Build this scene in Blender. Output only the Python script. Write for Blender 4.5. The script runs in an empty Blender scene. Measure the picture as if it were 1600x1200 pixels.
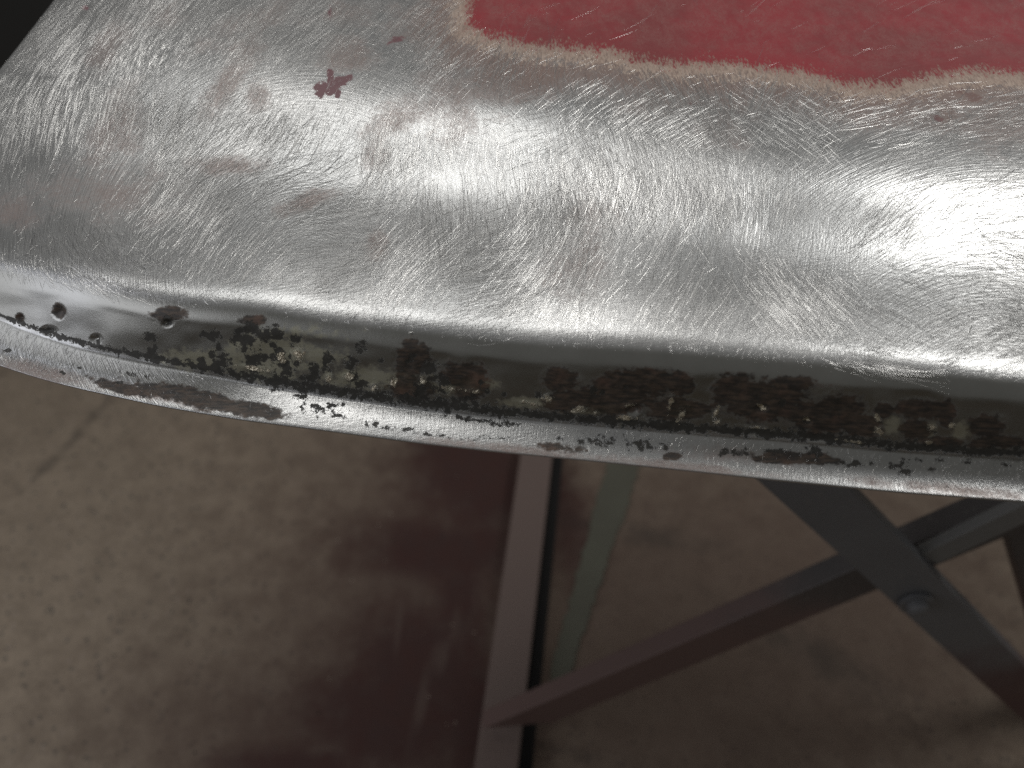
import bpy, bmesh, math, random
import numpy as np
from mathutils import Vector

rng = np.random.default_rng(7)
random.seed(7)
scene = bpy.context.scene
col = scene.collection

# ------------------------------------------------------------------ camera
CAM = np.array([0.0, 0.0, 1.25])
PITCH = math.radians(45.0)
FPX = 1245.0                                   # focal length in photo pixels (1600 wide)
cam_d = bpy.data.cameras.new('camera')
cam = bpy.data.objects.new('camera', cam_d)
col.objects.link(cam)
cam.location = CAM
cam.rotation_euler = (math.pi / 2 - PITCH, 0, 0)
cam_d.sensor_width = 36.0
cam_d.lens = 36.0 * FPX / 1600.0
cam_d.clip_start = 0.01
cam_d.clip_end = 100.0
cam_d.dof.use_dof = True
cam_d.dof.focus_distance = 0.43
cam_d.dof.aperture_fstop = 5.0
scene.camera = cam

# ------------------------------------------------------------------ world, lamps, exposure
world = bpy.data.worlds.new("World")
scene.world = world
world.use_nodes = True
bg = world.node_tree.nodes['Background']
bg.inputs['Color'].default_value = (1.0, 0.985, 0.96, 1)
bg.inputs['Strength'].default_value = 0.175


def area_lamp(name, loc, target, sx, sy, power, color):
    d = bpy.data.lights.new(name, 'AREA')
    d.shape = 'RECTANGLE'
    d.size, d.size_y = sx, sy
    d.energy = power
    d.color = color
    o = bpy.data.objects.new(name, d)
    col.objects.link(o)
    o.location = loc
    o.rotation_euler = (Vector(target) - Vector(loc)).to_track_quat('-Z', 'Y').to_euler()
    return o


area_lamp('ceiling_light', (1.35, 0.95, 2.75), (0.9, 0.6, 0.9), 0.8, 0.22, 15, (1.0, 0.98, 0.95))
area_lamp('ceiling_light', (-0.52, 0.98, 2.75), (-0.3, 0.6, 0.9), 1.7, 0.34, 11, (1.0, 0.98, 0.95))
area_lamp('window_light', (-1.35, -0.12, 1.2), (-0.6, 0.4, 0.0), 1.1, 1.0, 6.3, (0.92, 0.93, 1.0))

scene.view_settings.view_transform = 'Standard'
scene.view_settings.look = 'None'
scene.view_settings.exposure = 0.0
scene.view_settings.gamma = 1.0
scene.render.film_transparent = False
scene.cycles.use_denoising = False
scene.cycles.max_bounces = 6
scene.cycles.sample_clamp_indirect = 4.0


# ------------------------------------------------------------------ helpers
CP, SP = math.cos(PITCH), math.sin(PITCH)


def ray(px, py):
    """direction through a photo pixel, world axes: X right, Y ahead, Z up"""
    px = np.asarray(px, float)
    py = np.asarray(py, float)
    a = (px - 800.0) / FPX
    b = (600.0 - py) / FPX
    return np.stack([a + 0 * b, CP + b * SP + 0 * a, -SP + b * CP + 0 * a], -1)


def on_z(px, py, z):
    r = ray(px, py)
    t = (z - CAM[2]) / r[..., 2]
    return CAM + r * t[..., None]


def on_y(px, py, y):
    r = ray(px, py)
    t = (y - CAM[1]) / r[..., 1]
    return CAM + r * t[..., None]


def pixel_of(P):
    d = P - CAM
    dep = d[..., 1] * CP - d[..., 2] * SP
    dep = np.where(dep < 0.05, 0.05, dep)
    up = d[..., 1] * SP + d[..., 2] * CP
    return 800 + FPX * d[..., 0] / dep, 600 - FPX * up / dep


def smooth(e0, e1, x):
    t = np.clip((x - e0) / (e1 - e0), 0, 1)
    return t * t * (3 - 2 * t)


def vnoise(x, y, seed=0):
    """value noise in 0..1"""
    r = np.random.default_rng(seed).random((256, 256))
    xi, yi = np.floor(x).astype(int), np.floor(y).astype(int)
    fx, fy = x - xi, y - yi
    fx, fy = fx * fx * (3 - 2 * fx), fy * fy * (3 - 2 * fy)
    a = r[yi % 256, xi % 256]
    b = r[yi % 256, (xi + 1) % 256]
    c = r[(yi + 1) % 256, xi % 256]
    d = r[(yi + 1) % 256, (xi + 1) % 256]
    return (a * (1 - fx) + b * fx) * (1 - fy) + (c * (1 - fx) + d * fx) * fy


def fbm(x, y, seed=0, o=4):
    s, a, n = 0, 1, 0
    for k in range(o):
        s = s + a * vnoise(x * 2 ** k + 17 * k, y * 2 ** k + 31 * k, seed + k)
        n += a
        a *= 0.5
    return s / n


def blobs(X, Y, items):
    """1 at a patch's middle, 0 on its rim, negative outside"""
    f = np.full(X.shape, -3.0)
    for it in items:
        cx, cy, rx, ry = it[:4]
        an = math.radians(it[4]) if len(it) > 4 else 0
        k = it[5] if len(it) > 5 else 1.0
        dx, dy = X - cx, Y - cy
        u = dx * math.cos(an) - dy * math.sin(an)
        v = dx * math.sin(an) + dy * math.cos(an)
        q = np.sqrt((u / rx) ** 2 + (v / ry) ** 2)
        f = np.maximum(f, np.where(q < 1, k * (1 - q), 1 - q))
    return f


def mesh_np(name, V, F, mat, parent=None, attrs=None, normals=None, smooth_sh=True):
    m = bpy.data.meshes.new(name)
    nv, nf, k = len(V), len(F), F.shape[1]
    m.vertices.add(nv)
    m.vertices.foreach_set('co', np.ascontiguousarray(V, np.float32).ravel())
    m.loops.add(nf * k)
    m.loops.foreach_set('vertex_index', np.ascontiguousarray(F, np.int32).ravel())
    m.polygons.add(nf)
    m.polygons.foreach_set('loop_start', np.arange(0, nf * k, k, dtype=np.int32))
    m.update(calc_edges=True)
    m.polygons.foreach_set('use_smooth', np.full(nf, smooth_sh, bool))
    for an, av in (attrs or {}).items():
        a = m.attributes.new(an, 'FLOAT', 'POINT')
        a.data.foreach_set('value', np.ascontiguousarray(av, np.float32).ravel())
    if normals is not None:
        m.normals_split_custom_set_from_vertices(normals.tolist())
    m.materials.append(mat)
    o = bpy.data.objects.new(name, m)
    col.objects.link(o)
    if parent is not None:
        o.parent = parent
    return o


def obj_bm(name, bm, mat, parent=None):
    bmesh.ops.recalc_face_normals(bm, faces=bm.faces[:])
    m = bpy.data.meshes.new(name)
    bm.to_mesh(m)
    bm.free()
    m.materials.append(mat)
    o = bpy.data.objects.new(name, m)
    col.objects.link(o)
    if parent is not None:
        o.parent = parent
    return o


def thing(name, label, cat, group=None):
    o = bpy.data.objects.new(name, None)
    col.objects.link(o)
    o['label'] = label
    o['category'] = cat
    if group:
        o['group'] = group
    return o


# ---- node helpers
class N:
    def __init__(self, name):
        self.m = bpy.data.materials.new(name)
        self.m.use_nodes = True
        self.t = self.m.node_tree
        self.b = self.t.nodes['Principled BSDF']

    def new(self, typ, **kw):
        n = self.t.nodes.new(typ)
        for k, v in kw.items():
            setattr(n, k, v)
        return n

    def put(self, sock, v):
        if isinstance(v, bpy.types.NodeSocket):
            self.t.links.new(v, sock)
        elif isinstance(v, tuple) and len(v) == 3 and sock.type == 'RGBA':
            sock.default_value = (*v, 1)
        else:
            sock.default_value = v

    def math(self, op, a, b=0.0, c=0.0, clamp=False):
        n = self.new('ShaderNodeMath', operation=op, use_clamp=clamp)
        for s, v in zip(n.inputs, (a, b, c)):
            self.put(s, v)
        return n.outputs[0]

    def mix(self, f, a, b):
        n = self.new('ShaderNodeMix', data_type='RGBA')
        self.put(n.inputs[0], f)
        self.put(n.inputs[6], a)
        self.put(n.inputs[7], b)
        return n.outputs[2]

    def mixf(self, f, a, b):
        n = self.new('ShaderNodeMix', data_type='FLOAT')
        self.put(n.inputs[0], f)
        self.put(n.inputs[2], a)
        self.put(n.inputs[3], b)
        return n.outputs[0]

    def step(self, v, lo, hi, a=0.0, b=1.0):
        n = self.new('ShaderNodeMapRange', interpolation_type='SMOOTHSTEP')
        self.put(n.inputs[0], v)
        for i, q in zip((1, 2, 3, 4), (lo, hi, a, b)):
            n.inputs[i].default_value = q
        return n.outputs[0]

    def attr(self, name):
        return self.new('ShaderNodeAttribute', attribute_name=name).outputs['Fac']

    def coord(self):
        return self.new('ShaderNodeTexCoord').outputs['Object']

    def mapping(self, v, scale=(1, 1, 1), rot=(0, 0, 0)):
        n = self.new('ShaderNodeMapping')
        self.put(n.inputs[0], v)
        n.inputs['Scale'].default_value = scale
        n.inputs['Rotation'].default_value = rot
        return n.outputs[0]

    def noise(self, v, scale, detail=3, rough=0.55, dist=0.0):
        n = self.new('ShaderNodeTexNoise')
        self.put(n.inputs['Vector'], v)
        n.inputs['Scale'].default_value = scale
        n.inputs['Detail'].default_value = detail
        n.inputs['Roughness'].default_value = rough
        n.inputs['Distortion'].default_value = dist
        return n.outputs[0]

    def voro(self, v, scale):
        n = self.new('ShaderNodeTexVoronoi')
        self.put(n.inputs['Vector'], v)
        n.inputs['Scale'].default_value = scale
        return n.outputs['Distance']

    def bump(self, h, strength, dist, prev=None):
        n = self.new('ShaderNodeBump')
        n.inputs['Strength'].default_value = strength
        n.inputs['Distance'].default_value = dist
        self.put(n.inputs['Height'], h)
        if prev is not None:
            self.put(n.inputs['Normal'], prev)
        return n.outputs[0]


# ------------------------------------------------------------------ materials
def steel_material():
    s = N('sanded_steel')
    c = s.coord()
    n_big = s.noise(c, 9, 4)
    n_mid = s.noise(c, 60, 4)
    n_fine = s.noise(c, 420, 3, 0.6)
    n_grit = s.noise(c, 1500, 2, 0.6)
    # feathering of the sanded paint edge: streaks that run away from the viewer
    fea = s.noise(s.mapping(c, (1.35, 0.2, 1), (0, 0, 0.12)), 900, 3, 0.7)
    fea2 = s.noise(s.mapping(c, (1, 0.5, 1)), 160, 3, 0.6)

    # --- bare steel
    steel = s.mix(s.step(n_big, 0.35, 0.7), (0.43, 0.44, 0.44), (0.56, 0.565, 0.56))
    steel = s.mix(s.step(n_fine, 0.35, 0.75, 0, 0.35), steel, (0.36, 0.36, 0.36))
    rough = s.mixf(n_mid, 0.29, 0.40)

    # --- residual stains of primer on the sanded steel
    st = s.attr('stain')
    st_f = s.math('ADD', st, s.math('MULTIPLY', s.math('SUBTRACT', n_mid, 0.5), 1.3))
    st_f = s.math('ADD', st_f, s.math('MULTIPLY', s.math('SUBTRACT', n_fine, 0.5), 0.9))
    st_m = s.step(st_f, -0.2, 0.6, 0, 0.66)
    st_m = s.math('MULTIPLY', st_m, s.step(n_grit, 0.34, 0.55, 0.45, 1.0))
    colr = s.mix(st_m, steel, (0.19, 0.12, 0.098))
    pa = s.attr('paintchip')
    pa_f = s.math('ADD', pa, s.math('MULTIPLY', s.math('SUBTRACT', s.noise(c, 300, 5, 0.7), 0.5), 2.0))
    pa_m = s.step(pa_f, 0.10, 0.28, 0, 0.92)
    colr = s.mix(pa_m, colr, (0.145, 0.052, 0.062))

    # --- red paint, primer band, brown fade (signed distance in photo pixels)
    d = s.attr('paint')
    df = s.math('ADD', d, s.math('MULTIPLY', s.math('SUBTRACT', fea, 0.5), 85))
    df = s.math('ADD', df, s.math('MULTIPLY', s.math('SUBTRACT', fea2, 0.5), 34))
    brown = s.step(df, -100, -34, 0, 0.9)
    brown = s.math('MULTIPLY', brown, s.step(n_mid, 0.30, 0.52, 0.75, 1.0))
    colr = s.mix(brown, colr, s.mix(n_mid, (0.175, 0.105, 0.085), (0.235, 0.165, 0.14)))
    beige = s.step(df, -27, -22)
    colr = s.mix(beige, colr, s.mix(s.step(fea, 0.38, 0.62), (0.28, 0.195, 0.155), (0.46, 0.365, 0.30)))
    red = s.step(df, -3, 3)
    haze = s.math('MULTIPLY', s.step(s.noise(s.mapping(c, (1, 0.55, 1)), 95, 6, 0.75), 0.34, 0.64), s.step(s.noise(c, 1050, 2, 0.7), 0.40, 0.56))
    haze = s.math('MULTIPLY', haze, s.step(d, 8, 34, 0.06, 0.55))
    haze2 = s.step(s.noise(c, 14, 6, 0.65), 0.36, 0.66, 0, 0.7)
    redc = s.mix(haze2, (0.28, 0.018, 0.027), (0.165, 0.030, 0.030))
    redc = s.mix(haze, redc, (0.27, 0.13, 0.115))
    redc = s.mix(s.step(n_grit, 0.60, 0.72, 0, 0.5), redc, (0.10, 0.02, 0.02))
    colr = s.mix(red, colr, redc)

    # --- corrosion, pits and old weld on the step
    ru = s.attr('rust')
    n_ru = s.noise(s.mapping(c, (0.9, 1, 1), (0, 0, 0.13)), 260, 5, 0.65)
    ru_f = s.math('ADD', ru, s.math('MULTIPLY', s.math('SUBTRACT', n_mid, 0.5), 0.9))
    ru_f = s.math('ADD', ru_f, s.math('MULTIPLY', s.math('SUBTRACT', n_fine, 0.5), 0.5))
    ru_f = s.math('ADD', ru_f, s.math('MULTIPLY', s.math('SUBTRACT', n_ru, 0.5), 1.25))
    ru_m = s.step(ru_f, -0.08, 0.24, 0, 0.93)
    stria = s.noise(s.mapping(c, (0.2, 1, 1), (0, 0, 0.13)), 700, 3, 0.6)
    rustc = s.mix(s.step(stria, 0.35, 0.7), (0.016, 0.012, 0.009), (0.078, 0.052, 0.035))
    rustc = s.mix(s.step(n_mid, 0.55, 0.75, 0, 0.6), rustc, (0.17, 0.09, 0.06))
    oxide = s.step(s.attr('scale'), 0.0, 1.0, 0, 0.9)
    colr = s.mix(oxide, colr, s.mix(n_mid, (0.21, 0.21, 0.19), (0.29, 0.29, 0.27)))
    ye = s.attr('filler')
    ye_f = s.math('ADD', ye, s.math('MULTIPLY', s.math('SUBTRACT', n_mid, 0.5), 1.2))
    ye_f = s.math('ADD', ye_f, s.math('MULTIPLY', s.math('SUBTRACT', n_ru, 0.5), 1.8))
    ye_m = s.step(ye_f, 0.0, 0.5, 0, 0.6)
    colr = s.mix(ye_m, colr, s.mix(n_fine, (0.30, 0.28, 0.15), (0.42, 0.41, 0.33)))
    colr = s.mix(ru_m, colr, rustc)
    di = s.attr('dirt')
    n_dirt = s.noise(c, 300, 5, 0.72)
    di_f = s.math('ADD', di, s.math('MULTIPLY', s.math('SUBTRACT', n_dirt, 0.5), 3.6))
    di_m = s.step(di_f, 0.12, 0.30, 0, 0.97)
    colr = s.mix(di_m, colr, s.mix(n_fine, (0.008, 0.008, 0.007), (0.045, 0.042, 0.034)))

    sp_f = s.math('ADD', s.attr('spatter'), s.math('MULTIPLY', s.math('SUBTRACT', n_dirt, 0.5), 4.2))
    sp_m = s.step(sp_f, 0.30, 0.62)
    colr = s.mix(sp_m, colr, s.mix(n_mid, (0.62, 0.60, 0.50), (0.50, 0.42, 0.30)))
    matte = s.math('MAXIMUM', s.math('MAXIMUM', s.math('MULTIPLY', st_m, 0.75), pa_m),
                   s.math('MAXIMUM', s.math('MAXIMUM', s.math('MULTIPLY', brown, 0.97), beige),
                          s.math('MAXIMUM', s.math('MULTIPLY', ru_m, 0.8), s.math('MAXIMUM', di_m, s.math('MULTIPLY', ye_m, 0.6)))))
    matte = s.math('MULTIPLY', matte, s.math('SUBTRACT', 1.0, sp_m))
    s.put(s.b.inputs['Base Color'], colr)
    s.put(s.b.inputs['Metallic'], s.math('SUBTRACT', 1.0, matte))
    s.put(s.b.inputs['Roughness'], s.mixf(matte, rough, s.mixf(n_mid, 0.45, 0.7)))
    # grain left by the sanding disc: arcs about three centres, blended from one to the next
    def grain(k, fr, ft, det=2):
        cmb = s.new('ShaderNodeCombineXYZ')
        s.put(cmb.inputs[0], s.math('MULTIPLY', s.attr('fr%d' % k), fr))
        s.put(cmb.inputs[1], s.math('MULTIPLY', s.attr('ft%d' % k), ft))
        cmb.inputs[2].default_value = k * 3.7
        return s.noise(cmb.outputs[0], 1.0, det, 0.6)
    g1 = s.mixf(s.attr('fw2'), s.mixf(s.attr('fw1'), grain(0, .42, .022), grain(1, .42, .022)), grain(2, .42, .03))
    g2 = s.math('MULTIPLY', s.math('ADD', grain(3, .40, .05), grain(4, .40, .05)), 0.5)
    gr = s.mixf(s.attr('fwx'), g1, g2)
    gr = s.math('ADD', 0.5, s.math('MULTIPLY', s.math('SUBTRACT', gr, 0.5), s.attr('fade')))
    colr = s.mix(s.math('MULTIPLY', s.math('SUBTRACT', 1.0, matte), s.step(gr, 0.30, 0.50, 0.38, 0.0)), colr, (0.20, 0.20, 0.20))
    s.put(s.b.inputs['Base Color'], colr)
    # fine relief
    h1 = s.bump(n_grit, 0.22, 0.00018)
    fine = s.noise(s.mapping(c, (1, 0.35, 1), (0, 0, -0.35)), 1300, 2, 0.6)
    h1 = s.bump(gr, 0.40, 0.00055, h1)
    h2 = s.bump(fine, 0.12, 0.0002, h1)
    paint_edge = s.bump(s.math('ADD', beige, red), 0.5, 0.00015, h2)
    weld = s.math('MULTIPLY', ru_m, s.math('SUBTRACT', s.math('ADD', stria, n_mid), 1.0))
    h3 = s.bump(weld, 0.5, 0.0004, paint_edge)
    h4 = s.bump(s.math('SUBTRACT', 1.0, di_m), 0.6, 0.0004, h3)
    h4 = s.bump(s.math('MULTIPLY', sp_m, s.math('ADD', 0.4, n_fine)), 1.0, 0.0016, h4)
    s.put(s.b.inputs['Normal'], h4)
    return s.m


def scratch_material():
    s = N('bright_scratch_steel')
    s.put(s.b.inputs['Base Color'], s.mix(s.step(s.attr('tone'), 0.15, 0.95), (0.30, 0.30, 0.30), (0.80, 0.80, 0.78)))
    s.b.inputs['Metallic'].default_value = 1.0
    s.b.inputs['Roughness'].default_value = 0.33
    return s.m


def floor_material():
    s = N('stained_concrete')
    c = s.coord()
    n1 = s.noise(c, 3.0, 5, 0.6)
    n2 = s.noise(c, 22, 5, 0.65)
    n3 = s.noise(c, 160, 3, 0.6)
    base = s.mix(s.step(n1, 0.3, 0.7), (0.215, 0.172, 0.128), (0.26, 0.208, 0.155))
    base = s.mix(s.step(n2, 0.35, 0.7, 0, 0.4), base, (0.115, 0.089, 0.065))
    base = s.mix(s.step(n3, 0.3, 0.5, 0.45, 0), base, (0.06, 0.05, 0.04))
    sp = s.voro(c, 55)
    base = s.mix(s.step(sp, 0.14, 0.24, 0.85, 0), base, (0.07, 0.065, 0.055))
    spl = s.voro(s.mapping(c, (1, 1, 1), (0.3, 0.2, 0.9)), 47)
    base = s.mix(s.step(spl, 0.10, 0.18, 0.8, 0), base, (0.27, 0.22, 0.18))
    # overspray of red primer with the panel's shade painted in, and dark red paint stains
    ov = s.math('ADD', s.attr('overspray_shade'), s.math('MULTIPLY', s.math('SUBTRACT', n2, 0.5), 0.7))
    base = s.mix(s.step(ov, -0.45, 0.85, 0, 0.8), base, (0.080, 0.051, 0.038))
    streak = s.noise(s.mapping(c, (1, 0.5, 1), (0, 0, -0.22)), 12, 5, 0.6)
    dk = s.math('ADD', s.attr('redstain'), s.math('MULTIPLY', s.math('SUBTRACT', streak, 0.5), 1.0))
    dk = s.math('ADD', dk, s.math('MULTIPLY', s.math('SUBTRACT', n2, 0.5), 0.6))
    base = s.mix(s.step(dk, -0.6, 0.65, 0, 0.95), base, s.mix(n2, (0.023, 0.007, 0.006), (0.050, 0.017, 0.013)))
    ln = s.math('ADD', s.attr('darkstreak'), s.math('MULTIPLY', s.math('SUBTRACT', n2, 0.5), 2.2))
    base = s.mix(s.step(ln, -0.2, 0.9, 0, 0.5), base, (0.04, 0.034, 0.028))
    lt = s.math('ADD', s.attr('palestreak'), s.math('MULTIPLY', s.math('SUBTRACT', n2, 0.5), 0.9))
    base = s.mix(s.step(lt, 0.0, 0.7, 0, 0.6), base, (0.085, 0.058, 0.047))
    s.put(s.b.inputs['Base Color'], base)
    s.put(s.b.inputs['Roughness'], s.mixf(n2, 0.7, 0.95))
    h = s.bump(n3, 0.35, 0.002)
    s.put(s.b.inputs['Normal'], s.bump(n2, 0.4, 0.004, h))
    return s.m


def painted_iron(name, c0, c1, over, amount, rough=0.5, top=0.0):
    s = N(name)
    c = s.coord()
    n1 = s.noise(c, 14, 5, 0.6)
    n2 = s.noise(c, 120, 3, 0.6)
    base = s.mix(n1, c0, c1)
    base = s.mix(s.step(n2, 0.58, 0.75, 0, 0.5), base, (0.16, 0.15, 0.14))
    sep = s.new('ShaderNodeSeparateXYZ')
    s.put(sep.inputs[0], c)
    ov = s.math('ADD', s.step(sep.outputs[2], top, top + 0.30, 1.0, 0.0), s.math('MULTIPLY', s.math('SUBTRACT', n1, 0.5), 0.8))
    base = s.mix(s.step(ov, 0.1, 0.8, 0, amount), base, over)
    s.put(s.b.inputs['Base Color'], base)
    s.put(s.b.inputs['Roughness'], s.mixf(n1, rough - 0.1, rough + 0.15))
    s.put(s.b.inputs['Normal'], s.bump(n2, 0.3, 0.001))
    return s.m


def plain(name, c0, c1, scale, rough):
    s = N(name)
    c = s.coord()
    n1 = s.noise(c, scale, 5, 0.6)
    s.put(s.b.inputs['Base Color'], s.mix(n1, c0, c1))
    s.b.inputs['Roughness'].default_value = rough
    s.put(s.b.inputs['Normal'], s.bump(n1, 0.3, 0.002))
    return s.m


M_STEEL = steel_material()
M_SCR = scratch_material()
M_FLOOR = floor_material()
M_LEG = painted_iron('grey_blue_iron', (0.082, 0.084, 0.090), (0.120, 0.121, 0.126), (0.060, 0.022, 0.022), 0.9, 0.45, 0.16)
M_RAIL = painted_iron('dusty_overspray_iron', (0.092, 0.069, 0.059), (0.128, 0.098, 0.085), (0.13, 0.09, 0.078), 0.6, 0.7)
M_BRACE = painted_iron('maroon_oversprayed_iron', (0.045, 0.041, 0.041), (0.075, 0.066, 0.064), (0.110, 0.066, 0.058), 0.85, 0.5, 0.25)
M_LINE = plain('worn_green_paint', (0.058, 0.054, 0.04), (0.092, 0.094, 0.070), 11, 0.8)
M_WALL = plain('dark_workshop_wall_paint', (0.012, 0.012, 0.011), (0.03, 0.03, 0.028), 2.0, 0.85)
M_SHADE = plain('rail_shade_black', (0.006, 0.006, 0.006), (0.012, 0.011, 0.011), 40, 0.9)  # shade colour of the strip added beside the base rail
M_GREY = painted_iron('lit_grey_iron', (0.10, 0.10, 0.098), (0.15, 0.148, 0.142), (0.10, 0.07, 0.065), 0.5, 0.55, 0.1)  # lighter iron, the lit look of the leg's flange put into the colour
M_UNDER = plain('dark_underside_primer', (0.03, 0.028, 0.027), (0.055, 0.05, 0.048), 40, 0.6)

# ------------------------------------------------------------------ the setting
fx = np.concatenate([[-9, -6, -4], np.arange(-2.0, 2.0, 0.016), [2.5, 4, 6, 9]])
fy = np.concatenate([[-8, -4, -2], np.arange(-0.4, 2.0, 0.016), [2.5, 3.5, 5, 8]])
GX, GY = np.meshgrid(fx, fy)
FV = np.stack([GX, GY, 0 * GX], -1).reshape(-1, 3)
nx, ny = len(fx), len(fy)
idx = np.arange(nx * ny).reshape(ny, nx)
FF = np.stack([idx[:-1, :-1], idx[:-1, 1:], idx[1:, 1:], idx[1:, :-1]], -1).reshape(-1, 4)
fpx, fpy = pixel_of(FV)
front = FV[:, 1] > -0.05
fpx = np.where(front, fpx, -5000)
over = blobs(fpx, fpy, [(700, 980, 420, 420, 0, 1.3), (1150, 1000, 620, 420, 0, 1.3), (420, 1150, 330, 190), (950, 900, 330, 260), (640, 820, 200, 160), (1050, 1100, 260, 140), (1150, 830, 200, 90)])  # overspray, its widest patches also painting the shade under the panel
reds = blobs(fpx, fpy, [(745, 730, 120, 160), (700, 860, 170, 60), (720, 950, 60, 150, 0, 0.7), (620, 1120, 190, 110), (655, 1040, 120, 130), (470, 1200, 140, 40),
                        (880, 790, 40, 150, 15, 0.5), (735, 1120, 55, 140)])
darks = blobs(fpx, fpy, [(110, 690, 110, 9, 48), (60, 740, 60, 7, 48), (900, 1180, 120, 12, -12, 0.5), (1280, 1030, 200, 40, -30, 0.7), (1010, 835, 170, 22, -10, .6)])  # dark streaks, thin on the left, broader towards the right
pale = blobs(fpx, fpy, [(660, 1090, 12, 130, -14), (620, 980, 10, 70, -5), (700, 1010, 10, 90, -16), (735, 960, 7, 60, -10)])
floor = mesh_np('floor', FV, FF, M_FLOOR, attrs=dict(overspray_shade=over, redstain=reds, darkstreak=darks, palestreak=pale))
floor['kind'] = 'structure'

# painted green line on the concrete, worn at its edges
L0 = on_z(978, 715, 0.0)
L1 = on_z(868, 1075, 0.0)
dirv = (L1 - L0) / np.linalg.norm(L1 - L0)
L0 = L0 - dirv * 0.5
side = np.array([-dirv[1], dirv[0], 0])
n = 90
bm = bmesh.new()
prev = None
for i in range(n + 1):
    t = i / n
    p = L0 * (1 - t) + L1 * t
    w = 0.031 * (1 - 0.55 * max(0, t - 0.6) / 0.4)
    a = p + side * (w + random.uniform(-.003, .003))
    b = p - side * (w + random.uniform(-.003, .003))
    row = [bm.verts.new((a[0], a[1], 0.004)), bm.verts.new((b[0], b[1], 0.004))]
    if prev:
        bm.faces.new((prev[0], prev[1], row[1], row[0]))
    prev = row
line = obj_bm('floor_line', bm, M_LINE)
line['kind'] = 'structure'

# dark wall at the far side of the workshop
bm = bmesh.new()
bmesh.ops.create_cube(bm, size=1)
for v in bm.verts:
    v.co = Vector((v.co.x * 9.0, 2.0 + 0.1 + v.co.y * 0.2, 0.53 + v.co.z * 1.06))
wall = obj_bm('wall', bm, M_WALL)
wall['kind'] = 'structure'

# grit and chips lying on the concrete
gv, gf = [], []
for i in range(480):
    q = on_z(random.uniform(-40, 800) if i < 400 else random.uniform(0, 1650), random.uniform(560, 1230), 0.0)
    r = 0.0007 + 0.0028 * random.random() ** 3
    k = len(gv)
    for a in range(5):
        th = a * 2 * math.pi / 5 + random.random()
        gv.append((q[0] + r * math.cos(th) * random.uniform(.6, 1.2), q[1] + r * math.sin(th) * random.uniform(.6, 1.2), -0.0003))
    gv.append((q[0], q[1], r * random.uniform(.5, 1.0)))
    for a in range(5):
        gf.append((k + a, k + (a + 1) % 5, k + 5))
s = N('pale_and_dark_grit')
c = s.coord()
nn = s.new('ShaderNodeTexWhiteNoise')
nn.noise_dimensions = '3D'
vor = s.new('ShaderNodeTexVoronoi')
s.put(vor.inputs['Vector'], c)
vor.inputs['Scale'].default_value = 40
s.put(nn.inputs['Vector'], vor.outputs['Position'])
s.put(s.b.inputs['Base Color'], s.mix(s.step(nn.outputs['Value'], 0.45, 0.55), (0.03, 0.028, 0.024), (0.27, 0.22, 0.18)))
s.b.inputs['Roughness'].default_value = 0.85
grit = mesh_np('grit', np.array(gv), np.array(gf), s.m, smooth_sh=False)
grit['kind'] = 'stuff'
grit['label'] = 'fine pale and dark grit scattered over the stained concrete floor'
grit['category'] = 'grit'


# ------------------------------------------------------------------ the car panel
X0, X1, DX = -150.0, 2250.0, 3.0
px = np.arange(X0, X1 + 0.1, DX)
NC = len(px)


def curve(pts, sm=9):
    xs, ys = zip(*pts)
    y = np.interp(px, xs, ys)
    pad = np.pad(y, sm, mode='reflect', reflect_type='odd')
    k = np.hanning(2 * sm + 3)[1:-1]
    return np.convolve(pad, k / k.sum(), 'valid')


yo = curve([(-150, 512), (-60, 548), (0, 570), (62, 590), (125, 606), (250, 633), (375, 654), (500, 670), (650, 690), (775, 704), (900, 716),
            (1000, 726), (1200, 747), (1400, 767), (1600, 782), (1750, 792), (2250, 818)], 14)
yi = curve([(-150, 438), (-60, 476), (0, 503), (62, 526), (125, 546), (219, 566), (312, 582), (406, 600), (500, 616), (650, 638), (775, 652), (900, 663),
            (1000, 672), (1100, 680), (1200, 687), (1300, 696), (1400, 705), (1600, 718), (1750, 727), (2250, 752)], 14)
yw = curve([(-150, 385), (0, 424), (80, 438), (150, 452), (200, 465), (300, 480), (400, 487), (500, 505), (650, 523), (800, 540), (1000, 551),
            (1200, 566), (1400, 583), (1600, 602), (1750, 616), (2250, 645)], 14)
yc = curve([(-150, 190), (0, 180), (200, 165), (350, 175), (500, 215), (700, 232), (850, 240), (1000, 285), (1200, 320), (1400, 340), (1600, 345), (1750, 348)], 25)

# rows, from the outer edge of the lip inward: fractions of each band
NL, NW, NM = 26, 52, 195
rows, band = [], []
for i in range(NL):
    rows.append(('lip', i / NL))
for i in range(NW):
    rows.append(('wall', i / NW))
for i in range(NM + 1):
    rows.append(('main', i / NM))
NR = len(rows)
PY = np.zeros((NR, NC))
BAND = np.zeros(NR, int)
YTOP = -190.0
for r, (b, f) in enumerate(rows):
    if b == 'lip':
        PY[r] = yo + (yi - yo) * f
    elif b == 'wall':
        PY[r] = yi + (yw + 14 - yi) * f
        BAND[r] = 1
    else:
        a = yw + 14
        PY[r] = a + (YTOP - a) * (0.55 * f + 0.45 * f * f)
        BAND[r] = 2
PX = np.repeat(px[None], NR, 0)
# left boundary of the panel: shear the first columns so that the panel ends on its real side edge
lb = np.interp(PY[:, 0], [-190, -70, 0, 95, 220, 350, 460, 800], [215, 128, 72, -4, -80, -125, -150, -150])
for r in range(NR):
    w = np.clip((420 - px) / (420 - X0), 0, 1)
    PX[r] = px + (lb[r] - X0) * w ** 2.2
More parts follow.
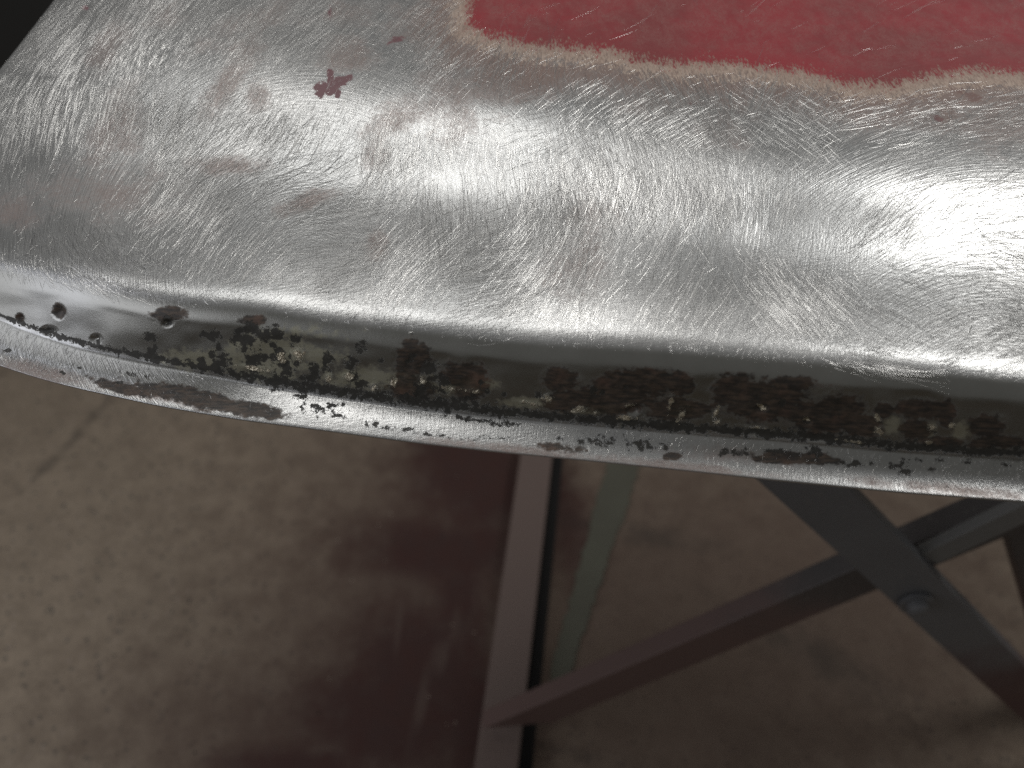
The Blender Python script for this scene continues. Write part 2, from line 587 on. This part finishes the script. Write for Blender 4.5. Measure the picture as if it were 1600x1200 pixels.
    # keep the band heights of the true pixel column
for r, (b, f) in enumerate(rows):
    X = PX[r]
    o_, i_, w_ = np.interp(X, px, yo), np.interp(X, px, yi), np.interp(X, px, yw)
    if b == 'lip':
        PY[r] = o_ + (i_ - o_) * f
    elif b == 'wall':
        PY[r] = i_ + (w_ + 14 - i_) * f
    else:
        a = w_ + 14
        PY[r] = a + (YTOP - a) * (0.55 * f + 0.45 * f * f)

O_, I_, W_, C_ = (np.interp(PX, px, q) for q in (yo, yi, yw, yc))

# slope of the sheet (degrees of tilt towards the viewer) for each point
tilt = np.zeros((NR, NC))
for r, (b, f) in enumerate(rows):
    X = PX[r]
    if b == 'lip':
        tin = np.interp(X, [-150, 0, 250, 380, 450, 800, 950, 1150, 1300, 1750], [52, 50, 48, 28, 8, 10, 32, 34, 46, 52])
        tou = np.interp(X, [-150, 0, 250, 450, 800, 1000, 1300, 1750], [14, 14, 16, 20, 20, 16, 10, 8])
        t = tin + (tou - tin) * smooth(0, 1, 1 - f)
        t = t + 22 * smooth(0.06, 0.0, f)                      # rolled outer edge
        t = t + (76 - t) * smooth(0.93, 1.0, f) * 0.8          # fillet into the step
    elif b == 'wall':
        t = np.interp(X, [-150, 0, 200, 1750], [66, 66, 76, 76]) + 0 * X
        t = t + (58 - t) * smooth(0.86, 1.0, f)
    else:
        y = PY[r]
        up = W_[r] + 14 - y                                     # pixels above the start of the main sheet
        rb_ = np.interp(X, [-150, 0, 200, 400, 900, 1150, 1350, 1750], [4, 4, 5, 8, 9, 7, 4, 3])
        base = 58 + (rb_ - 58) * smooth(-12, 62, up)
        mid = np.interp(X, [0, 900, 1300], [4.5, 4.5, 2.0])
        t = base + (mid - base) * smooth(44, 120, up)
        cr = np.exp(-((y - C_[r]) / np.interp(X, [0, 700, 1000, 1600], [115, 80, 74, 80])) ** 2)
        amp = np.interp(X, [-150, 100, 300, 600, 900, 1600], [8, 16, 21, 20, 18.5, 18.5])
        t = t + amp * cr * smooth(60, 130, up)
        t = t + (np.interp(X, [200, 600, 900], [14, 9, 5]) - t) * smooth(C_[r] - 60, C_[r] - 220, y) * 0.8
    tilt[r] = t

# march the sheet inward row by row
P = np.zeros((NR, NC, 3))
lipz = 0.955 + 0.00 * px
P[0] = on_z(PX[0], PY[0], lipz)
for r in range(1, NR):
    d = ray(PX[r], PY[r])
    tn = np.tan(np.radians(tilt[r]))
    yo_, zo_ = P[r - 1, :, 1], P[r - 1, :, 2]
    t = (zo_ - CAM[2] - tn * (yo_ - CAM[1])) / (d[:, 2] - tn * d[:, 1])
    P[r] = CAM + d * t[:, None]
# even the depths out from column to column: a pressed sheet has no vertical ripples
TD = (P - CAM)[..., 1] / ray(PX, PY)[..., 1]
sg = 26
kk = np.exp(-0.5 * (np.arange(-3 * sg, 3 * sg + 1) / sg) ** 2)
kk /= kk.sum()
TP = np.pad(TD, ((0, 0), (3 * sg, 3 * sg)), mode='reflect', reflect_type='odd')
TD = np.stack([np.convolve(row, kk, 'valid') for row in TP])
P = CAM + ray(PX, PY) * TD[..., None]

# --- masks in photo pixels (where each mark sits on the sheet)
bx = [735, 748, 790, 830, 900, 960, 1000, 1060, 1140, 1200, 1260, 1330, 1400, 1440, 1520, 1600, 1760]
by = [40, 50, 60, 70, 74, 78, 93, 99, 97, 106, 113, 130, 131, 119, 108, 115, 120]
edge_y = np.interp(PX, bx, by)
da_, db_ = edge_y - PY, (PX - 733) * 0.9
paint = np.where((da_ < 0) & (db_ < 0), -np.hypot(da_, db_), np.minimum(da_, db_))
paint = np.clip(paint, -300, 120)
stain = blobs(PX, PY, [(545, 85, 55, 35), (170, 200, 30, 90, -25, .8), (190, 190, 40, 60, 0, .6), (400, 30, 130, 25, 25, .6), (255, 20, 45, 25, 0, .7),
                       (165, 70, 30, 60, -35, .7), (355, 130, 22, 70, -35, .9), (385, 80, 30, 50, -40, .7), (405, 150, 22, 30, 0, .8), (20, 330, 50, 32, 0, .9), (590, 385, 22, 30, -15),
                       (480, 315, 55, 16, 20, .7), (350, 260, 70, 18, 0, .7), (620, 180, 60, 30, 35, .6), (590, 240, 22, 35, -15, .7), (700, 130, 60, 90, 0, .6),
                       (790, 130, 100, 50, 0, .8), (540, 20, 80, 40, 0, .5), (660, 30, 80, 60, 0, .6), (1560, 200, 80, 45, 0, .9), (1480, 190, 60, 30, 0, .5),
                       (1010, 170, 70, 20, 0, .6), (1120, 200, 70, 40, 0, .5), (900, 420, 60, 50, 0, .4), (920, 330, 50, 40, 0, .5), (170, 300, 130, 50, 0, .4),
                       (70, 582, 110, 14, -15, .8), (230, 615, 120, 12, -13, .8), (800, 702, 170, 9, -6, .7), (1080, 730, 140, 9, -6, .8), (1500, 766, 170, 10, -6, .6), (1150, 712, 120, 14, -4, .5)])
chip = blobs(PX, PY, [(513, 139, 24, 13), (500, 147, 10, 8), (533, 126, 18, 9, 15), (546, 121, 8, 6), (516, 119, 7, 16), (527, 148, 6, 8), (497, 136, 12, 6), (620, 62, 18, 6, 20, .7), (1522, 152, 16, 9, -25), (1466, 185, 9, 6, -20), (1500, 142, 26, 7, -15, .7),
                      (515, 20, 5, 14, 0, .5), (133, 12, 8, 5), (62, 12, 7, 6), (1080, 160, 14, 4, 0, .6)])
wall_m = (PY > W_ - 6) & (PY < I_ + 4)
rust = blobs(PX, PY, [(645, 560, 30, 38), (645, 605, 40, 26), (722, 588, 40, 24), (735, 610, 32, 18), (875, 595, 36, 22), (890, 625, 45, 22), (960, 625, 90, 26), (1000, 600, 75, 26),
                      (1060, 600, 30, 22), (1060, 640, 60, 22), (1150, 610, 48, 28), (1190, 625, 90, 36), (1280, 650, 60, 36), (1310, 640, 55, 30), (1345, 665, 40, 22),
                      (1235, 600, 40, 14), (1380, 640, 18, 14), (1440, 640, 50, 18), (1430, 672, 30, 22), (1470, 690, 40, 10), (1540, 665, 34, 22), (1560, 690, 60, 14), (1480, 650, 14, 30),
                      (92, 487, 11, 13), (30, 497, 6, 7), (265, 490, 34, 13), (395, 500, 22, 9, 0, .6)])
lip_rust = blobs(PX, PY, [(310, 623, 125, 17, -12), (190, 606, 60, 10, -15), (400, 640, 60, 12, -12), (1250, 716, 78, 10, -4), (1050, 713, 16, 7), (1210, 716, 40, 10), (880, 700, 40, 8, -6, .4)])
rust = np.maximum(rust, lip_rust)
fill = blobs(PX, PY, [(420, 560, 90, 40), (300, 560, 60, 22), (560, 590, 70, 22), (640, 595, 60, 18), (720, 605, 70, 16), (820, 628, 60, 12), (930, 640, 60, 10), (1070, 640, 28, 18),
                      (1395, 665, 22, 20), (1450, 672, 16, 18), (1500, 672, 24, 22), (500, 560, 60, 20, 0, .6), (470, 520, 90, 16, 0, .3)])
fill = np.where(wall_m, fill, -3)
dirt_items = []
for (x0, x1, n_, rmin, rmax) in ((225, 330, 9, 4, 13), (320, 490, 42, 5, 17), (480, 700, 26, 5, 15), (700, 860, 9, 3, 8), (860, 1110, 3, 4, 9), (1110, 1600, 3, 3, 9)):
    for k in range(n_):
        x = random.uniform(x0, x1)
        a, b = np.interp(x, px, yw), np.interp(x, px, yi)
        y = b - (b - a) * random.random() ** 1.5 * 0.72 - 4
        q = random.uniform(rmin, rmax)
        dirt_items.append((x, y, q, q * random.uniform(.7, 1.2), 0, 0.9))
dirt_items += [(75, 518, 12, 5, 0, .8), (150, 533, 7, 5, 0, .6), (262, 506, 4, 4, 0, 1.0)]
dirt_wall = blobs(PX, PY, dirt_items)
dirt_wall = np.maximum(dirt_wall, 0.7 - np.abs(PY - I_ + 10) / np.interp(PX, [0, 200, 500, 1600], [6, 9, 15, 13]))
dirt_wall = np.where(wall_m, dirt_wall, -3)
lip_dirt = -0.2 + blobs(PX, PY, [(500, 640, 34, 14, -10, .6), (530, 650, 26, 10, 0, .7), (520, 632, 22, 6), (590, 665, 26, 7, -10, .5), (635, 672, 22, 5, -6, .5), (685, 680, 40, 5, -6, .6), (760, 684, 40, 5, 0, .4),
                          (740, 656, 60, 6, -8, .7), (800, 662, 30, 6, 0, .6), (950, 690, 70, 14, -5, .5), (1010, 697, 60, 12, -5, .5), (1150, 707, 40, 10, 0, .7), (1220, 705, 50, 5, 0, .8), (1275, 704, 24, 12, 0, .9),
                          (1340, 725, 30, 8), (1400, 728, 26, 9), (1415, 737, 14, 7), (1455, 733, 10, 6), (1440, 718, 40, 5, 0, .5), (1510, 722, 12, 6, 0, .6), (1560, 726, 20, 5, 0, .3),
                          (205, 585, 24, 6, -15, .6), (190, 598, 12, 4), (100, 582, 10, 4), (15, 548, 10, 4), (125, 575, 6, 4), (230, 588, 12, 5, 0, .5), (470, 620, 16, 6), (430, 610, 14, 4, 0, .5)])
dirt_lip = np.where(PY > I_ - 4, lip_dirt, -3)
dirt = np.maximum(dirt_wall, dirt_lip)
scale = smooth(-16, 4, PY - W_) * (1 - smooth(-12, 2, PY - I_)) * np.interp(PX, [0, 60, 120, 200, 1600], [0.95, 0.65, 0.6, 1, 1])
fr_ = (O_ - PY) / (O_ - I_)
scale = np.maximum(scale, smooth(0.30, 0.62, fr_) * (fr_ < 1.02) * np.interp(PX, [0, 300, 420, 900, 1150, 1750], [0.9, 0.9, 0, 0, 0.55, 0.8]))

spat = blobs(PX, PY, [(855, 624, 9, 12, -30), (905, 640, 16, 8), (930, 644, 8, 6), (1048, 630, 6, 20, -15), (1066, 648, 8, 16, -20), (1118, 648, 5, 16, -25), (1188, 634, 10, 6), (1195, 640, 8, 4),
                       (1262, 656, 8, 9), (984, 634, 12, 6), (1372, 652, 6, 12, 20), (1373, 672, 9, 9), (1455, 668, 12, 6), (1450, 690, 10, 5), (1485, 663, 6, 9), (980, 652, 18, 5), (830, 630, 30, 4, -8),
                       (1180, 668, 30, 3, -5), (1330, 690, 30, 3, -8), (700, 606, 20, 5, -10), (740, 612, 16, 5), (660, 596, 10, 8), (615, 598, 9, 9), (585, 605, 8, 9), (545, 588, 14, 8), (400, 576, 30, 6, -10), (440, 560, 12, 14),
                       (465, 555, 14, 12), (515, 590, 8, 8), (1120, 660, 8, 5)])
spat = np.where(wall_m, np.clip(spat, -1.5, 1), -2)
# relief of pits and weld remains, pushed along the sheet normal
def grid_normals(P):
    du = np.gradient(P, axis=1)
    dv = np.gradient(P, axis=0)
    n = np.cross(du, dv)
    return n / np.maximum(np.linalg.norm(n, axis=-1, keepdims=True), 1e-12)


Nn = grid_normals(P)
Nn *= np.sign((Nn * (CAM - P)).sum(-1, keepdims=True).mean())
wallw = smooth(16, 34, PY - W_) * (1 - smooth(-9, -1, PY - I_))
rel = (fbm(PX / 190, PY / 120, 3, 2) - 0.5) * 0.0003 * smooth(W_ + 10, W_ - 60, PY)      # small dents left by panel beating
rel += (fbm(PX / 60, PY / 40, 5, 2) - 0.5) * 0.0012 * wallw
rel += np.clip(rust + (fbm(PX / 14, PY / 10, 11, 3) - 0.5) * 0.9, 0, 0.25) * 0.0004 * wallw
rel += (fbm(PX / 9, PY / 9, 21, 3) - 0.5) * 0.0009 * np.clip(rust + 0.2, 0, 0.6) * wallw
rel += np.clip(spat, 0, 0.4) * 0.0006
rel -= np.clip(blobs(PX, PY, [(262, 505, 9, 7), (92, 487, 12, 14), (75, 517, 15, 9), (150, 530, 11, 9), (30, 497, 7, 8), (1190, 637, 12, 8), (1262, 658, 10, 8), (990, 640, 14, 9)]), 0, 1) * 0.0022
P = P + Nn * rel[..., None]
Nn = grid_normals(P)
Nn *= np.sign((Nn * (CAM - P)).sum(-1).mean())

# rolled hem below the lip's outer edge
hem = []
tang = np.gradient(P[0], axis=0)
tang /= np.linalg.norm(tang, axis=-1, keepdims=True)
inward = np.cross(np.array([0, 0, 1.0]), tang)
inward *= np.sign((inward * (P[5] - P[0])).sum(-1).mean())
for a in (18, 36, 60, 90):
    th = math.radians(a)
    hem.append(P[0] - np.array([0, 0, 1.0]) * 0.0013 * math.sin(th) - inward * 0.0003 * math.sin(2 * th))
hem.append(P[0] - np.array([0, 0, 0.0014]) + inward * 0.004)
hem.append(P[0] - np.array([0, 0, 0.0014]) + inward * 0.014)
H = np.stack(hem[::-1])
NH = len(H)
ALL = np.concatenate([H, P], 0)
NALL = grid_normals(ALL)
NALL[NH:] = Nn
fl = np.sign((NALL[:NH] * NALL[NH:NH + 1]).sum(-1, keepdims=True))
pad0 = lambda a, v=None: np.concatenate([np.repeat(a[:1] if v is None else np.full_like(a[:1], v), NH, 0), a], 0)
A = dict(paint=pad0(paint), stain=pad0(stain), paintchip=pad0(chip), rust=pad0(rust), filler=pad0(fill), dirt=pad0(dirt, -3), scale=pad0(scale), spatter=pad0(spat, -2))
for k, (cx_, cy_) in enumerate(((480, 430), (680, 300), (1560, 720))):
    A['fr%d' % k] = pad0(np.hypot(PX - cx_, PY - cy_))
    A['ft%d' % k] = pad0(np.arctan2(PY - cy_, np.where(k < 2, 1, -1) * (PX - cx_) if k != 0 else cx_ - PX) * 300)
for k, an_ in ((3, 8), (4, 84)):
    A['fr%d' % k] = pad0(PX * math.sin(math.radians(an_)) + PY * math.cos(math.radians(an_)))
    A['ft%d' % k] = pad0(PX * math.cos(math.radians(an_)) - PY * math.sin(math.radians(an_)))
A['fade'] = pad0(1 - smooth(-10, 10, PY - W_) * (1 - smooth(-6, 3, PY - I_)))
wob = (fbm(PX / 90, PY / 90, 41, 3) - 0.5)
A['fw1'] = pad0(smooth(690, 800, PX + wob * 200))
A['fw2'] = pad0(smooth(1080, 1260, PX + wob * 260 - (PY - 150) * 0.3))
A['fwx'] = pad0(np.clip(smooth(330, 420, PY + wob * 160) * smooth(250, 420, PX + wob * 100) * smooth(1500, 1300, PX), 0, 1) * 0.85)
PXA, PYA = pad0(PX), pad0(PY)

panel = thing('car_panel', 'sanded bare steel car panel with a red paint patch and rusty stepped edge', 'car panel')

# faces sorted into parts
q = np.arange((NH + NR) * NC).reshape(NH + NR, NC)
FQ = np.stack([q[:-1, :-1], q[:-1, 1:], q[1:, 1:], q[1:, :-1]], -1).reshape(-1, 4)
rowi = np.repeat(np.arange(NH + NR - 1), NC - 1)
rowband = np.concatenate([np.zeros(NH, int), BAND])[rowi]
cen = lambda a: a.reshape(-1)[FQ].mean(1)
pf, rf, cpx = cen(A['paint']), cen(A['rust']), cen(PXA)
part = np.full(len(FQ), 'outer_skin', dtype=object)
part[rowband == 0] = 'edge_lip'
part[rowband == 1] = 'step_face'
part[(rowband == 2) & (pf > -3)] = 'red_paint_patch'
weldp = (rowband == 1) & (rf > 0.05)
spans = [(600, 690), (690, 780), (830, 1105), (1105, 1235), (1235, 1375), (1375, 1500), (1500, 1640)]
for i, (a, b) in enumerate(spans):
    part[weldp & (cpx >= a) & (cpx < b)] = 'rust_patch#%d' % i
Vall = ALL.reshape(-1, 3)
Nall = NALL.reshape(-1, 3)
for nm in sorted(set(part), key=str):
    f = FQ[part == nm]
    u, inv = np.unique(f, return_inverse=True)
    o = mesh_np(nm.split('#')[0], Vall[u], inv.reshape(-1, 4), M_STEEL, panel,
                attrs={k: v.reshape(-1)[u] for k, v in A.items()}, normals=Nall[u])

# inner skin: the underside sheet, a few millimetres below
st = 6
sub = P[NL + 4::st, ::st] - np.array([0, 0, 0.010])
h, w = sub.shape[:2]
qi = np.arange(h * w).reshape(h, w)
mesh_np('inner_skin', sub.reshape(-1, 3), np.stack([qi[:-1, :-1], qi[1:, :-1], qi[1:, 1:], qi[:-1, 1:]], -1).reshape(-1, 4), M_UNDER, panel)

# ---- sanding scratches: tens of thousands of fine raised burrs that follow the grinder's sweep
CT = [(60, 100, 56), (60, 300, 88), (150, 200, 68), (250, 250, 74), (300, 120, 58), (450, 40, 45), (450, 180, 64), (600, 100, 50), (600, 230, 78), (150, 430, 140), (215, 290, 30), (130, 350, 120),
      (330, 330, 20), (300, 400, 60), (750, 250, 88), (860, 230, 98), (1000, 130, 122), (1080, 200, 116), (950, 200, 112), (1200, 120, 32), (1200, 200, 60), (1300, 170, 22), (1500, 150, 12), (1500, 230, 22),
      (1000, 300, 80), (1200, 300, 64), (1400, 350, 50), (1200, 450, 130), (1000, 430, 62), (700, 430, 10), (500, 380, 4), (700, 330, 95), (1500, 520, 12), (1400, 480, 150), (1550, 450, 160), (600, 500, 62), (400, 480, 40), (900, 525, 68),
      (1200, 550, 52), (1500, 575, 35), (200, 460, 20), (700, 60, 40), (900, 40, 30), (1300, 60, 20), (1600, 60, 25)]
CT = np.array(CT, float)


def field(x, y):
    d2 = (x[:, None] - CT[None, :, 0]) ** 2 + (y[:, None] - CT[None, :, 1]) ** 2 + 900
    w_ = 1 / d2 ** 1.7
    a = np.radians(CT[:, 2]) * 2
    return 0.5 * np.arctan2((w_ * np.sin(a)).sum(1), (w_ * np.cos(a)).sum(1))


def to_surface(x, y):
    """bilinear position and normal on the sheet for photo pixels"""
    # row first, using columns as if unsheared, then refine twice
    c_ = (x - X0) / DX
    r_ = np.full_like(x, NR * 0.5)
    o_, i_, w_ = np.interp(x, px, yo), np.interp(x, px, yi), np.interp(x, px, yw)
    a = w_ + 14
    g = np.clip((a - y) / (a - YTOP), 0, 1)
    f = (-0.55 + np.sqrt(0.55 ** 2 + 4 * 0.45 * g)) / 0.9
    r_ = np.where(y < a, NL + NW + f * NM, np.where(y < i_, NL + (i_ - y) / (i_ - a) * NW, (o_ - y) / (o_ - i_) * NL))
    r_ = np.clip(r_, 0, NR - 1.001)
    lbr = np.interp(r_, np.arange(NR), lb)
    base = x.copy()
    for _ in range(12):
        w = np.clip((420 - base) / (420 - X0), 0, 1)
        base = x - (lbr - X0) * w ** 2.2
    c_ = (base - X0) / DX
    ok = (c_ >= 0) & (c_ <= NC - 1.001)
    c_ = np.clip(c_, 0, NC - 1.001)
    r0, c0 = r_.astype(int), c_.astype(int)
    fr, fc = (r_ - r0)[:, None], (c_ - c0)[:, None]
    bl = lambda G: (G[r0, c0] * (1 - fr) + G[r0 + 1, c0] * fr) * (1 - fc) + (G[r0, c0 + 1] * (1 - fr) + G[r0 + 1, c0 + 1] * fr) * fc
    return bl(P), bl(Nn), ok, bl(paint[..., None])[:, 0], r_, bl(np.maximum(rust, np.maximum(dirt, chip))[..., None])[:, 0]


def make_scratches(n, lmin, lmax, wmin, wmax, jitter, curv, seed, per=0, box=None, turn=0.0, pw=2.6, cross=0.0, hgt=0.12):
    g = np.random.default_rng(seed)
    x = g.uniform(-60, 1720, n)
    y = g.uniform(-50, 800, n)
    swk, swa = 0, None
    if per:                                                 # strokes of one pass of the disc run side by side
        m_ = n // per
        n = m_ * per
        sx, sy = g.uniform(-60, 1680, m_), g.uniform(-40, 620, m_)
        if box:
            sx, sy = g.uniform(box[0], box[1], m_), g.uniform(box[2], box[3], m_)
        sa = field(sx, sy) + g.normal(0, jitter, m_) + turn
        swk = np.repeat(g.normal(0, curv, m_) - curv * 0.8 * np.sign(800 - sx), per)
        al, ac = g.normal(0, 22, m_ * per), g.normal(0, 1, m_ * per) * np.repeat(g.uniform(8, 30, m_), per)
        swa = np.repeat(sa, per)
        x = np.repeat(sx, per) + np.cos(swa) * al + np.sin(swa) * ac
        y = np.repeat(sy, per) - np.sin(swa) * al + np.cos(swa) * ac
        swa = swa + al * swk
    yo_x, yi_x, yw_x = np.interp(x, px, yo), np.interp(x, px, yi), np.interp(x, px, yw)
    keep = (y < yo_x - 3) & ~((y > yw_x + 2) & (y < yi_x + 4))
    dens = fbm(x / 60, y / 60, seed + 50, 3)
    keep &= g.random(n) < np.clip((dens - 0.22) * 2.4, 0.12, 1)
    x, y = x[keep], y[keep]
    n = len(x)
    ang = field(x, y) + g.normal(0, jitter, n) if swa is None else swa[keep] + g.normal(0, 0.05, n)
    onlip = y > np.interp(x, px, yw) + 2
    ang = np.where(onlip, math.radians(66) + g.normal(0, 0.35, n), ang)
    cr = g.random(n) < cross
    ang = np.where(cr, ang + g.choice([-1, 1], n) * g.uniform(0.7, 1.6, n), ang)
    L = lmin + (lmax - lmin) * g.random(n) ** pw
    L = np.where(onlip, np.minimum(L, 9), L)
    k = g.normal(0, curv, n) + np.where((x < 700) & ~onlip, -curv * 1.2, curv * 0.3)
    k = k if swa is None else swk[keep]
    S = 4
    t = np.linspace(-0.5, 0.5, S)
    aa = ang[:, None] + k[:, None] * (t[None] * L[:, None])
    step = L[:, None] / (S - 1)
    xs = x[:, None] + np.cumsum(np.cos(aa) * step, 1)
    ys = y[:, None] - np.cumsum(np.sin(aa) * step, 1)
    Pq, Nq, ok, pd, rr, bad = to_surface(xs.ravel(), ys.ravel())
    Pq, Nq = Pq.reshape(n, S, 3), Nq.reshape(n, S, 3)
    ok = ok.reshape(n, S).all(1)
    pd = pd.reshape(n, S).mean(1)
    rr = rr.reshape(n, S)
    ok &= ~((rr.min(1) < NL) & (rr.max(1) > NL + 2)) & ~((rr > NL) & (rr < NL + NW - 6)).any(1)
    ok &= (bad.reshape(n, S).max(1) < 0.0) | (g.random(n) < 0.12)
    ok &= (pd < -18) | (g.random(n) < 0.02)
    ok &= (pd < -45) | (g.random(n) < 0.55)
    Nq /= np.linalg.norm(Nq, axis=-1, keepdims=True)
    T = np.gradient(Pq, axis=1)
    T /= np.maximum(np.linalg.norm(T, axis=-1, keepdims=True), 1e-12)
    Sd = np.cross(Nq, T)
    W = (wmin + (wmax - wmin) * g.random(n) ** 2)[:, None, None] * np.array([0.25, 1, 1, 0.25])[None, :, None]
    Hh = W * hgt
    lo = Pq - Sd * W * 0.5 + Nq * 2e-5
    hi = Pq + Sd * W * 0.5 + Nq * 2e-5
    md = Pq + Nq * (Hh + 3e-5)
    V = np.stack([lo, md, hi], 2)[ok]                  # n,S,3,3
    m = len(V)
    base = (np.arange(m) * S * 3)[:, None, None]
    seg = (np.arange(S - 1) * 3)[None, :, None]
    f1 = np.stack([0 * seg, 0 * seg + 1, 0 * seg + 4, 0 * seg + 3], -1) + (base + seg)[..., None]
    f2 = np.stack([0 * seg + 1, 0 * seg + 2, 0 * seg + 5, 0 * seg + 4], -1) + (base + seg)[..., None]
    F = np.concatenate([f1.reshape(-1, 4), f2.reshape(-1, 4)])
    return V.reshape(-1, 3), F, np.repeat(g.random(m), S * 3)


vs, fs, tones, off = [], [], [], 0
for args in (dict(n=80000, lmin=4, lmax=24, wmin=.00007, wmax=.00016, jitter=.18, curv=.0015, seed=1, cross=.2),
             dict(n=72000, lmin=16, lmax=95, wmin=.00007, wmax=.00019, jitter=.12, curv=.0028, seed=2, per=24, hgt=0.15, pw=1.4),
             dict(n=2600, lmin=14, lmax=60, wmin=.00009, wmax=.00019, jitter=.15, curv=.003, seed=5, per=13, box=(850, 1290, 120, 220), turn=-1.35, hgt=0.2, pw=1.2),
             dict(n=3600, lmin=20, lmax=90, wmin=.00009, wmax=.00019, jitter=.10, curv=.003, seed=6, per=18, box=(840, 1120, 110, 260), hgt=0.2, pw=1.0),
             dict(n=4200, lmin=20, lmax=90, wmin=.00009, wmax=.00018, jitter=.10, curv=.003, seed=8, per=18, box=(30, 480, 20, 260), hgt=0.2, pw=1.0),
             dict(n=700, lmin=30, lmax=110, wmin=.00012, wmax=.00024, jitter=.7, curv=.01, seed=3, cross=.4)):
    v, f, tn = make_scratches(**args)
    tones.append(tn)
    vs.append(v)
    fs.append(f + off)
    off += len(v)
scr = mesh_np('sanding_scratches', np.concatenate(vs), np.concatenate(fs), M_SCR, panel, attrs=dict(tone=np.concatenate(tones)), smooth_sh=False)
scr['kind'] = 'stuff'


# ------------------------------------------------------------------ folding stand under the panel
def angle_iron(name, p0, p1, da, db, wa, wb, th, mat, parent, bev=0.0012, cut=0.0):
    """an L-section bar from p0 to p1; da, db: directions of its two flanges from the heel"""
    p0, p1, da, db = (Vector(tuple(q)) for q in (p0, p1, da, db))
    ax = (p1 - p0).normalized()
    da = (da - ax * da.dot(ax)).normalized()
    db = (db - ax * db.dot(ax) - da * db.dot(da)).normalized()
    prof = [(0, 0), (wa, 0), (wa, th), (th, th), (th, wb), (0, wb)]
    bm = bmesh.new()
    rings = []
    for e, kc in ((p0, cut), (p1, 0.0)):
        rings.append([bm.verts.new(e + da * a + db * b + ax * a * kc) for a, b in prof])
    for i in range(6):
        bm.faces.new((rings[0][i], rings[0][(i + 1) % 6], rings[1][(i + 1) % 6], rings[1][i]))
    bm.faces.new(rings[0][::-1])
    bm.faces.new(rings[1])
    bmesh.ops.recalc_face_normals(bm, faces=bm.faces[:])
    bmesh.ops.bevel(bm, geom=bm.edges[:], offset=bev, segments=2, affect='EDGES', profile=0.6)
    return obj_bm(name, bm, mat, parent)


def bolt(p, axis, r, mat, parent):
    axis = Vector(axis).normalized()
    rot = axis.to_track_quat('Z', 'Y').to_matrix().to_4x4()
    bm = bmesh.new()
    prof = [(0.0, 1.6 * r, 0), (0.004, 1.6 * r, 0), (0.004, 1.02 * r, 0), (0.010, 1.0 * r, 0), (0.013, .8 * r, 0), (0.0145, .4 * r, 0)]
    ringv = []
    for hgt, rad, _ in prof:
        ringv.append([bm.verts.new((rad * math.cos(a * math.pi / 10), rad * math.sin(a * math.pi / 10), hgt)) for a in range(20)])
    for a, b in zip(ringv, ringv[1:]):
        for i in range(20):
            bm.faces.new((a[i], a[(i + 1) % 20], b[(i + 1) % 20], b[i]))
    bm.faces.new(ringv[-1])
    bm.faces.new(ringv[0][::-1])
    bmesh.ops.transform(bm, matrix=rot, verts=bm.verts[:])
    bmesh.ops.translate(bm, vec=Vector(tuple(p)), verts=bm.verts[:])
    return obj_bm('bolt', bm, mat, parent)


stand = thing('folding_stand', 'dark angle iron folding stand with crossed legs on the stained floor under the panel', 'folding stand')

foot = on_z(770, 1150, 0.052)
YF = float(foot[1])
# base rail on the floor
r0 = on_z(842, 700, 0.05)
r1 = on_z(776, 1215, 0.05)
ext = (r0 - r1) / np.linalg.norm(r0 - r1)
ra, rb = r0 + ext * 0.25, r1 - ext * 0.12
right = np.array([ext[1], -ext[0], 0.0])
angle_iron('base_rail', ra + right * 0.028, rb + right * 0.028, -right, (0, 0, -1), 0.062, 0.048, 0.005, M_RAIL, stand)

angle_iron('rail_shade', ra*[1,1,0] + right * 0.0285, rb*[1,1,0] + right * 0.0285, right, (0, 0, 1), 0.020, 0.018, 0.004, M_SHADE, stand)  # added near-black bar that stands in for the rail's shadow on the floor
# leg that rises to the right from the rail
q0 = on_y(770, 1146, YF - 0.004)
q1 = on_y(1420, 872, YF + 0.012)
dq = (q1 - q0) / np.linalg.norm(q1 - q0)
q2 = q1 + dq * min(0.42, (0.86 - q1[2]) / dq[2])
perp = np.array([-dq[2], 0, dq[0]])
angle_iron('leg', q0 + perp * 0.022, q2 + perp * 0.022, -perp, (0, 1, 0), 0.058, 0.026, 0.005, M_BRACE, stand, cut=1.5)
# leg that crosses in front of it
a0 = on_y(1256, 757, YF - 0.022)
a1 = on_y(1560, 1047, YF - 0.022)
da = (a1 - a0) / np.linalg.norm(a1 - a0)
ta = (0.90 - a0[2]) / -da[2]
tb = (a1[2] - 0.03) / -da[2]
at, ab = a0 - da * ta, a1 + da * tb
pa = np.array([-da[2], 0, da[0]])
pa = pa if pa[0] > 0 else -pa
angle_iron('leg', at + pa * 0.028, ab + pa * 0.028, -pa, (0, 1, 0), 0.056, 0.018, 0.005, M_LEG, stand)
pv = on_y(1430, 940, YF - 0.024)
bolt(pv, (0, -1, 0.0), 0.011, M_LEG, stand)
bolt(on_y(1512, 828, YF + 0.006), (0, -1, 0), 0.008, M_BRACE, stand)
b0, b1 = on_y(1440, 868, YF - 0.012), on_y(1680, 752, YF - 0.012)  # leg's lit lower flange as an added bar, its light in the grey
db_ = (b1 - b0) / np.linalg.norm(b1 - b0)
pb = np.array([-db_[2], 0, db_[0]])
angle_iron('lit_flange', b0 + pb * 0.002, b1 + pb * 0.002, -pb, (0, 1, 0), 0.030, 0.012, 0.004, M_GREY, stand)
f1 = on_z(1655, 1120, 0.0)
f0 = on_y(1565, 800, float(f1[1]))
angle_iron('rear_strut', f0, f1, (1, 0, 0), (0, 1, 0), 0.04, 0.04, 0.005, M_BRACE, stand)
print('STAND', foot, q2, at, ab, pv)
